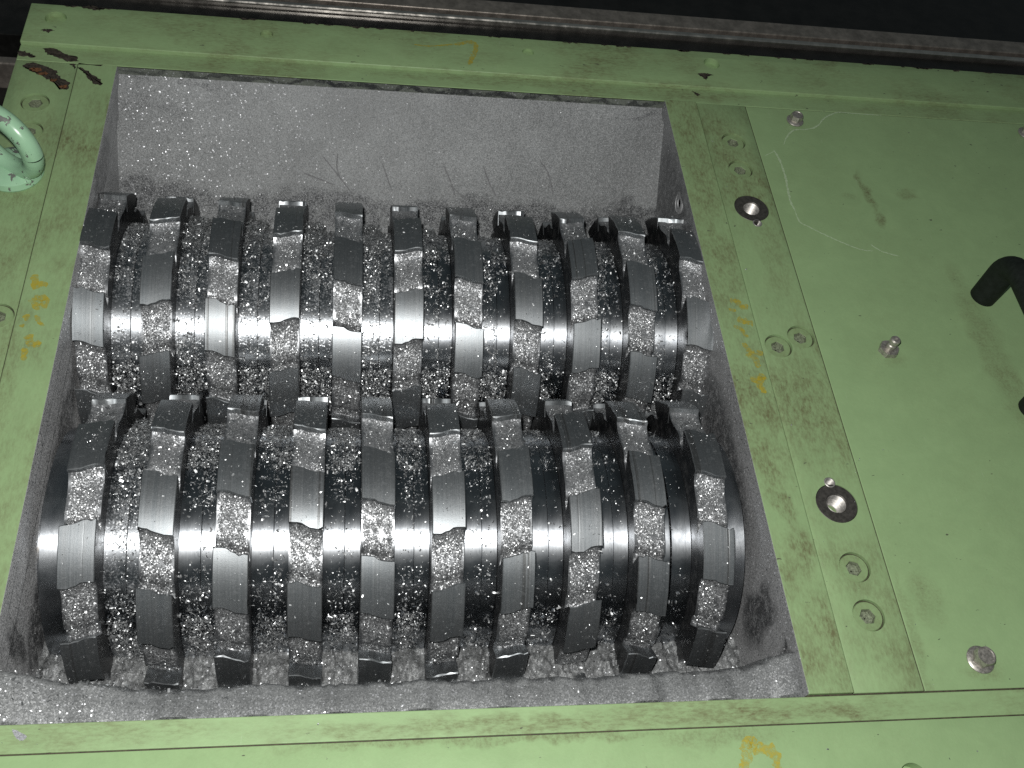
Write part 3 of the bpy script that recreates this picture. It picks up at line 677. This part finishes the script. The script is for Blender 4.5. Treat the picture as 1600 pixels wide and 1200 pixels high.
def tooth_mesh(sign, var=0):
    rt = np.random.default_rng(40 + var * 2 + sign)
    hw = DW / 2; ch = 0.0005; cd_ = math.degrees(ch / RL)
    xs = [-hw, -hw + ch] + list(np.linspace(-hw + ch, hw - ch, 9)[1:-1]) + [hw - ch, hw]
    top = [0.0, cd_] + list(np.linspace(cd_, LAND - cd_, 9)[1:-1]) + [LAND - cd_, LAND]
    v, f = [], []; nt = len(top); nx = len(xs)
    e0, e1 = rt.normal(0, 0.16, nx), rt.normal(0, 0.16, nx)
    for e_ in (e0, e1):
        if rt.random() < 0.6: e_[rt.integers(1, nx - 1)] += 0.7 * (1 if e_ is e0 else -1)
    nick_ = rt.random((nx, nt)) < 0.22
    def pt(x, th, r):
        i_ = int(np.argmin(np.abs(np.array(xs) - x))); u_ = th / LAND
        a = math.radians(th + scurve(x, sign) + e0[i_] * (1 - u_) ** 6 + e1[i_] * u_ ** 6); return (x, r * math.cos(a), r * math.sin(a))
    for i, x in enumerate(xs):
        for j, th in enumerate(top):
            edge = i in (0, nx - 1) or j in (0, nt - 1)
            rr = RL - 0.0006 * (th / LAND)
            v.append(pt(x, th, rr - (ch * (2.6 if nick_[i, j] else 1.0) if edge else 0)))
    bot = [4.4 * (1 - j / (nt - 1)) + LAND * (j / (nt - 1)) for j in range(nt)]
    b0 = len(v)
    for x in xs:
        for th in bot: v.append(pt(x, th, RL - 0.0130))
    for i in range(nx - 1):
        for j in range(nt - 1):
            q = i * nt + j
            f.append((q, q + 1, q + nt + 1, q + nt)); f.append((b0 + q, b0 + q + nt, b0 + q + nt + 1, b0 + q + 1))
    for i in range(nx - 1):
        for j in (0, nt - 1):
            q = i * nt + j; f.append((q, q + nt, b0 + q + nt, b0 + q))
    for j in range(nt - 1):
        for i in (0, nx - 1):
            q = i * nt + j; f.append((q, q + 1, b0 + q + 1, b0 + q))
    me = pydata("tooth", v, f); me.materials.append(M['land']); me.materials.append(M['side'])
    for p in me.polygons:
        if abs(p.normal.x) > 0.9: p.material_index = 1
    smooth(me, 28); return me
def packed(var, sign):
    """shavings packed in the nine gullets of a disc"""
    r_ = np.random.default_rng(100 + var); ps, ns, ss = [], [], []
    for k in range(9):
        n = int(r_.uniform(520, 820)); x = r_.uniform(-1, 1, n * 2); u = r_.uniform(0.02, 1.0, n * 2)
        dens = np.exp(-((np.abs(x) / 0.86) ** 6)) * (0.02 + 1.35 * vnoise(np.stack([x * 2.4 + 9 * k, u * 3.6 + var], 1), 1.0, var + k) ** 1.3)
        keep = r_.random(n * 2) < dens * 1.1; x, u = x[keep] * (DW / 2 - 0.0006), u[keep]
        th = LAND + 0.4 + u * (PER - LAND + 2.2)
        for xx, tt in zip(x, th):
            pile = 0.0018 * max(0, math.sin(math.pi * min(1, (tt - LAND) / 19))) * r_.uniform(0, 1) + (0.002 * r_.uniform(0, 1) if tt > 37 else 0)
            r = prof(tt % 40 if tt < 40 else 40) + 0.0001 + pile; a = math.radians(k * PER + tt + scurve(xx, sign))
            ps.append((xx, r * math.cos(a), r * math.sin(a))); ns.append((0, math.cos(a), math.sin(a)))
        ss.append(r_.lognormal(math.log(0.00092), 0.38, len(x)))
    me = flakes("packed_shavings", ps, ns, np.concatenate(ss), 0.55, 0.2); me.materials.append(M['flake']); return me
BODY = {s_: disc_body(s_) for s_ in (-1, 1)}; TOOTH = {(s_, q): tooth_mesh(s_, q) for s_ in (-1, 1) for q in range(5)}
PACK = {(s_, q): packed(q + (10 if s_ > 0 else 0), s_) for s_ in (-1, 1) for q in range(3)}
PH_B = [33.3, 16.9, 36.3, 22.6, 5.9, 29.6, 3.2, 21.0, 0.0, 13.1, 29.3]
SG_B = [1, -1, 1, -1, 1, -1, 1, 1, -1, 1, 1]
PH_F = [28.4, 11.3, 38.0, 9.5, 1.1, 11.3, 0.1, 18.3, 2.1, 30.5]
SG_F = [-1, 1, 1, 1, 1, -1, -1, -1, 1, 1]
XB = [0.0098 + PIT * i for i in range(11)]; XF = [0.0308 + PIT * i for i in range(10)]
YB, YF = 0.3415, 0.1525
gap = PIT - DW
def ring_mesh(wd, r, name="spacer_ring"):
    c = 0.00018
    return lathe(name, [(0.045, -wd / 2), (r - c, -wd / 2), (r, -wd / 2 + c), (r, -wd * 0.2), (r, wd * 0.2), (r, wd / 2 - c), (r - c, wd / 2), (0.045, wd / 2)], 96, 'x', 25)
RM_A = ring_mesh(gap * 0.575, RS); RM_B = ring_mesh(gap * 0.43, RS - 0.0002); RM_E = ring_mesh(0.0165, RS); RM_N = ring_mesh(gap * 0.30, RS + 0.0012)
RD_A, RD_B = RM_A.copy(), RM_B.copy()
for q in (RM_A, RM_B, RM_E, RM_N): q.materials.append(M['spacer'])
for q in (RD_A, RD_B): q.materials.append(M['dspacer'])
core = lathe("shaft_core", [(0.0, -0.030), (0.060, -0.030), (0.060, 0.490), (0.0, 0.490)], 48, 'x', 25); core.materials.append(M['spacer'])
def build_shaft(label, y, xs, phases, signs, ends):
    S = thing("cutter_shaft", label, "cutter shaft", (0, y, AZ), "twin cutter shafts of the shredder")
    link("shaft_core", core, None, S)
    for i, (x, ph, sg) in enumerate(zip(xs, phases, signs)):
        D = link("cutter_disc", BODY[sg], None, S, (x, 0, 0)); D.rotation_euler.x = math.radians(ph)
        for k in range(9):
            T = link("tooth", TOOTH[(sg, (k * 2 + i) % 5)], None, D); T.rotation_euler.x = math.radians(k * PER)
        pk = link("packed_shavings", PACK[(sg, i % 3)], None, D); tag(pk, kind="stuff")
        if i < len(xs) - 1:
            x0 = x + DW / 2
            if i == len(xs) - 2 and ends:
                link("spacer_ring", RM_N, None, S, (x0 + gap * 0.18, 0, 0)); link("spacer_ring", RM_B, None, S, (x0 + gap * 0.62, 0, 0)); link("spacer_ring", RM_A, None, S, (x0 + gap * 0.72, 0, 0)).scale = (1, 0.985, 0.985)
            else:
                dusty = i < (1 if ends else 5)
                link("spacer_ring", RD_A if dusty else RM_A, None, S, (x0 + gap * 0.275, 0, 0)); link("spacer_ring", RD_B if dusty else RM_B, None, S, (x0 + gap * 0.789, 0, 0))
    if ends:
        link("spacer_ring", RM_E, None, S, (xs[0] - DW / 2 - 0.0084, 0, 0)); link("spacer_ring", RM_E, None, S, (xs[-1] + DW / 2 + 0.0084, 0, 0))
    return S
build_shaft("rear cutter shaft with eleven toothed discs, under the sloped grey wall", YB, XB, PH_B, SG_B, False)
build_shaft("front cutter shaft with ten toothed discs, nearest the front bar", YF, XF, PH_F, SG_F, True)

# ------------------------------------------------------------------ loose shavings
def on_cyl(n, x0, x1, y, r, a0, a1, dens, seed, f=260.0):
    x = rng.uniform(x0, x1, n); a = np.radians(rng.uniform(a0, a1, n))
    nz = vnoise(np.stack([x + seed, a * r], 1), f, seed % 17); nz2 = vnoise(np.stack([x + seed, a * r], 1), f / 4, seed % 13)
    dd = dens(x, np.degrees(a)); r = r + np.clip(dd - 1.0, 0, 2) * rng.uniform(0, 0.0042, n)
    d = dd * np.clip((nz * 0.6 + nz2 * 0.7 - 0.28) * 1.9, 0.03, 1.4)
    k = rng.random(n) < d; x, a, r = x[k], a[k], r[k]
    p = np.stack([x, y + r * np.cos(a), AZ + r * np.sin(a)], 1); nn = np.stack([x * 0, np.cos(a), np.sin(a)], 1)
    return p, nn
def in_land(deg, ph): return ((deg - ph) % 40) < LAND
def shaft_shavings(name, label, y, xs, phases, gd, extra, seed):
    PP, NN, SS = [], [], []
    for i in range(len(xs) - 1):
        x0, x1 = xs[i] + DW / 2 + 0.0004, xs[i + 1] - DW / 2 - 0.0004
        p, n_ = on_cyl(10500, x0, x1, y, RS, 28, 178, lambda x, a: gd[i] * extra(i, x, a, (x - x0) / (x1 - x0)), seed + 31 * i)
        PP.append(p); NN.append(n_); SS.append(rng.lognormal(math.log(0.00098), 0.60, len(p)))
    for i, x in enumerate(xs):      # sparse crumbs on the lands
        p, n_ = on_cyl(1300, x - DW / 2 + 0.001, x + DW / 2 - 0.001, y, RL - 0.0003, 35, 175, lambda q, a: np.where(in_land(a, phases[i]) & in_land(a + 0.8, phases[i]), np.where(a < 82, 0.75, np.where((a > 143) & (y > 0.25), 0.9, 0.2)), 0.0), seed + 900 + i)
        PP.append(p); NN.append(n_); SS.append(rng.lognormal(math.log(0.00085), 0.4, len(p)))
    me = flakes(name, np.concatenate(PP), np.concatenate(NN), np.concatenate(SS), 0.5, 0.3)
    o = link(name, me, M['flake']); tag(o, label, "shavings", None, "stuff"); return o
def ex_b(i, x, a, u):
    heap = np.where((a < 84), 1.9 if i in (1, 2, 3, 4, 5) else 0.8, 0.0) + np.where(a > 146, 2.2, 0.0)
    side = 0.35 + 0.65 * (u < 0.62) if i < 7 else 0.25 + 0.75 * (u < 0.5)
    return (0.55 + heap) * side * np.where((a > 106) & (a < 132), 0.6, 1.0)
def ex_f(i, x, a, u):
    heap = np.where(a < 80, 1.7 if i < 6 else 0.7, 0.0) + np.where(a > 150, 1.1, 0.0)
    return (0.36 + heap) * (0.35 + 0.65 * ((u > 0.15) & (u < 0.85))) * np.where((a > 99) & (a < 127), 0.45, 1.0)
shaft_shavings("loose_shavings", "bright metal shavings scattered over the rear cutter shaft", YB, XB, PH_B, [0.65, 1.2, 1.2, 1.15, 1.1, 1.0, 0.85, 0.65, 0.7, 1.0], ex_b, 11)
shaft_shavings("loose_shavings", "bright metal shavings scattered over the front cutter shaft", YF, XF, PH_F, [1.25, 0.85, 0.75, 0.5, 0.45, 0.36, 0.22, 0.15, 0.08], ex_f, 57)

# dust banked up along the front slope and in the corners
def pile():
    nx, ny = 420, 60; v, f = [], []
    xs = np.linspace(-0.0028, 0.4628, nx); us = np.linspace(0, 1, ny)
    X, U = np.meshgrid(xs, us, indexing='ij'); q = np.stack([X.ravel(), U.ravel() * 0.06], 1)
    nz = vnoise(q, 45, 3) * 0.6 + vnoise(q, 120, 5) * 0.3 + vnoise(q, 320, 6) * 0.15
    nz = nz.reshape(nx, ny)
    corner = np.exp(-((X - 0.0) / 0.045) ** 2) * 0.9 + np.exp(-((X - 0.463) / 0.03) ** 2) * 0.8
    mid_ = [(a_ + b_) / 2 for a_, b_ in zip(XF, XF[1:])] + [XF[0] - 0.021, XF[-1] + 0.021]
    gapm = sum(np.exp(-((X - q_) / 0.0085) ** 4) for q_ in mid_)
    edge = 0.0150 + 0.0028 * vnoise(np.stack([X.ravel(), X.ravel() * 0], 1), 60, 31).reshape(nx, ny) + 0.0022 * vnoise(np.stack([X.ravel(), X.ravel() * 0], 1), 300, 32).reshape(nx, ny) + 0.012 * corner
    u1, u2, u3 = np.clip(U / 0.35, 0, 1), np.clip((U - 0.35) / 0.25, 0, 1), np.clip((U - 0.60) / 0.40, 0, 1)
    Y = 0.0002 + edge * u1 + (0.0440 - edge) * u2 + 0.042 * u3
    Z = -0.0045 - 0.0055 * u1 ** 1.5 - 0.092 * u2 ** 1.25 - 0.004 * u3
    Z += (nz - 0.5) * (0.0022 * u1 * (1 - u2) + 0.010 * u2) + 0.010 * corner * np.sin(np.pi * np.clip(U, 0, 1))
    Z += 0.007 * gapm * np.sin(np.pi * np.clip(u3 * 1.2 + 0.1, 0, 1)) * (0.2 + 1.5 * vnoise(q, 38, 9).reshape(nx, ny))
    Z += ((vnoise(q, 700, 21) - 0.5) * 0.0045 + (vnoise(q, 260, 22) - 0.5) * 0.006).reshape(nx, ny) * np.clip((U - 0.5) * 5, 0, 1)
    Z[:, 0] = -0.0045
    v = np.stack([X, Y, Z], -1).reshape(-1, 3)
    f = [(i * ny + j, (i + 1) * ny + j, (i + 1) * ny + j + 1, i * ny + j + 1) for i in range(nx - 1) for j in range(ny - 1)]
    me = npmesh("dust_bank", v, f); smooth(me, 60)
    o = link("dust_bank", me, M['pile']); tag(o, "grey aluminium dust banked along the front edge of the chamber", "metal dust", None, "stuff")
    n = 17000; ii = rng.integers(0, nx - 1, n); jj = rng.integers(0, ny - 1, n)
    base_ = v.reshape(nx, ny, 3)[ii, jj] + rng.uniform(-0.0015, 0.0015, (n, 3)) * (1, 1, 0.2)
    keep = rng.random(n) < (0.06 + 0.55 * np.exp(-(base_[:, 0] / 0.09) ** 2) * (base_[:, 1] > 0.010) + 1.0 * (base_[:, 1] > 0.036))
    base_ = base_[keep]; nn = np.tile(np.array([0, 0.8, 0.6]), (len(base_), 1))
    base_[:, 2] += np.where(base_[:, 1] > 0.036, 0.0009, 0.0002)
    me = flakes("bank_shavings", base_, nn, rng.lognormal(math.log(0.0011), 0.5, len(base_)), 0.6, 0.3)
    o = link("bank_shavings", me, M['flake']); tag(o, "coarse shavings lying on the dust bank at the front", "shavings", None, "stuff")
pile()
# flecks stuck to the back slope, side walls and crumbs on the green plates
a, b = np.array(SL0), np.array(SL1); n = 1700
u = rng.uniform(0, 1, n) ** 0.8; x = rng.uniform(0.0, 0.46, n); yz = a + u[:, None] * (b - a)
p1 = np.column_stack([x, yz]); n1 = np.tile(BWN, (n, 1)); s1 = rng.lognormal(math.log(0.00055), 0.35, n)
m_ = 900; p2 = np.column_stack([np.full(m_, -0.0028), rng.uniform(0.01, 0.5, m_), rng.uniform(-0.10, -0.013, m_)]); n2 = np.tile((1.0, 0, 0), (m_, 1)); s2 = rng.lognormal(math.log(0.0006), 0.35, m_)
p3 = p2.copy(); p3[:, 0] = 0.4628; p3[:, 1] = rng.uniform(0.01, 0.5, m_); n3 = -n2
me = flakes("wall_flecks", np.concatenate([p1, p2, p3]), np.concatenate([n1, n2, n3]), np.concatenate([s1, s2, s2]), 0.45, 0.2)
tag(link("wall_flecks", me, M['flake']), "tiny shiny metal flecks clinging to the chamber walls", "shavings", None, "stuff")
n = 260; px = rng.uniform(-0.07, 0.8, n); py = rng.uniform(-0.06, 0.59, n)
ok = ((px < -0.004) | (px > 0.464) | (py < -0.002) | (py > 0.531)); px, py = px[ok], py[ok]
pz = np.where(py > 0.547, 0.0037, np.where((px > 0.46) & (px < 0.489) & (py > 0), 0.0024, 0.0008))
me = flakes("crumbs", np.column_stack([px, py, pz]), np.tile((0, 0, 1.0), (len(px), 1)), rng.lognormal(math.log(0.0007), 0.4, len(px)), 0.25, 0.1)
tag(link("plate_crumbs", me, M['flake']), "small metal crumbs sprinkled on the green plates", "shavings", None, "stuff")

# ------------------------------------------------------------------ dark steel rails behind the machine
R1 = thing("steel_rail", "long dark steel rail with bright rounded edge behind the green housing", "rail", (0.4, 0.72, -0.06))
def rail_box(nm, y0, y1, z0, z1, mat, par, o0, bev=0.001, x0=-0.9, x1=1.9):
    o = link(nm, box(nm, x0 - o0[0], x1 - o0[0], y0 - o0[1], y1 - o0[1], z0 - o0[2], z1 - o0[2], bev, 3), mat, par); return o
o0 = (0.4, 0.72, -0.06)
rail_box("channel_floor", 0.640, 0.7035, -0.10, -0.064, M['railblack'], R1, o0)
rail_box("rounded_edge", 0.7042, 0.7108, -0.10, -0.0575, M['railbright'], R1, o0, 0.0028)
rail_box("groove", 0.7110, 0.7195, -0.10, -0.070, M['railblack'], R1, o0)
rail_box("steel_strip", 0.7200, 0.7410, -0.10, -0.060, M['railbrown'], R1, o0, 0.0014)
rail_box("back_sheet", 0.7412, 1.40, -0.14, -0.085, M['railblack'], R1, o0)
R2 = thing("steel_rail", "short visible stretch of dull rail at the left edge beside the housing", "rail", (-0.2, 0.61, -0.075))
o1 = (-0.2, 0.61, -0.075)
rail_box("rail_top", 0.6000, 0.6100, -0.11, -0.0640, M['railbrown'], R2, o1, 0.002, -0.9, -0.0785)
rail_box("rail_side", 0.30, 0.5995, -0.14, -0.090, M['railblack'], R2, o1, 0.002, -0.9, -0.0785)
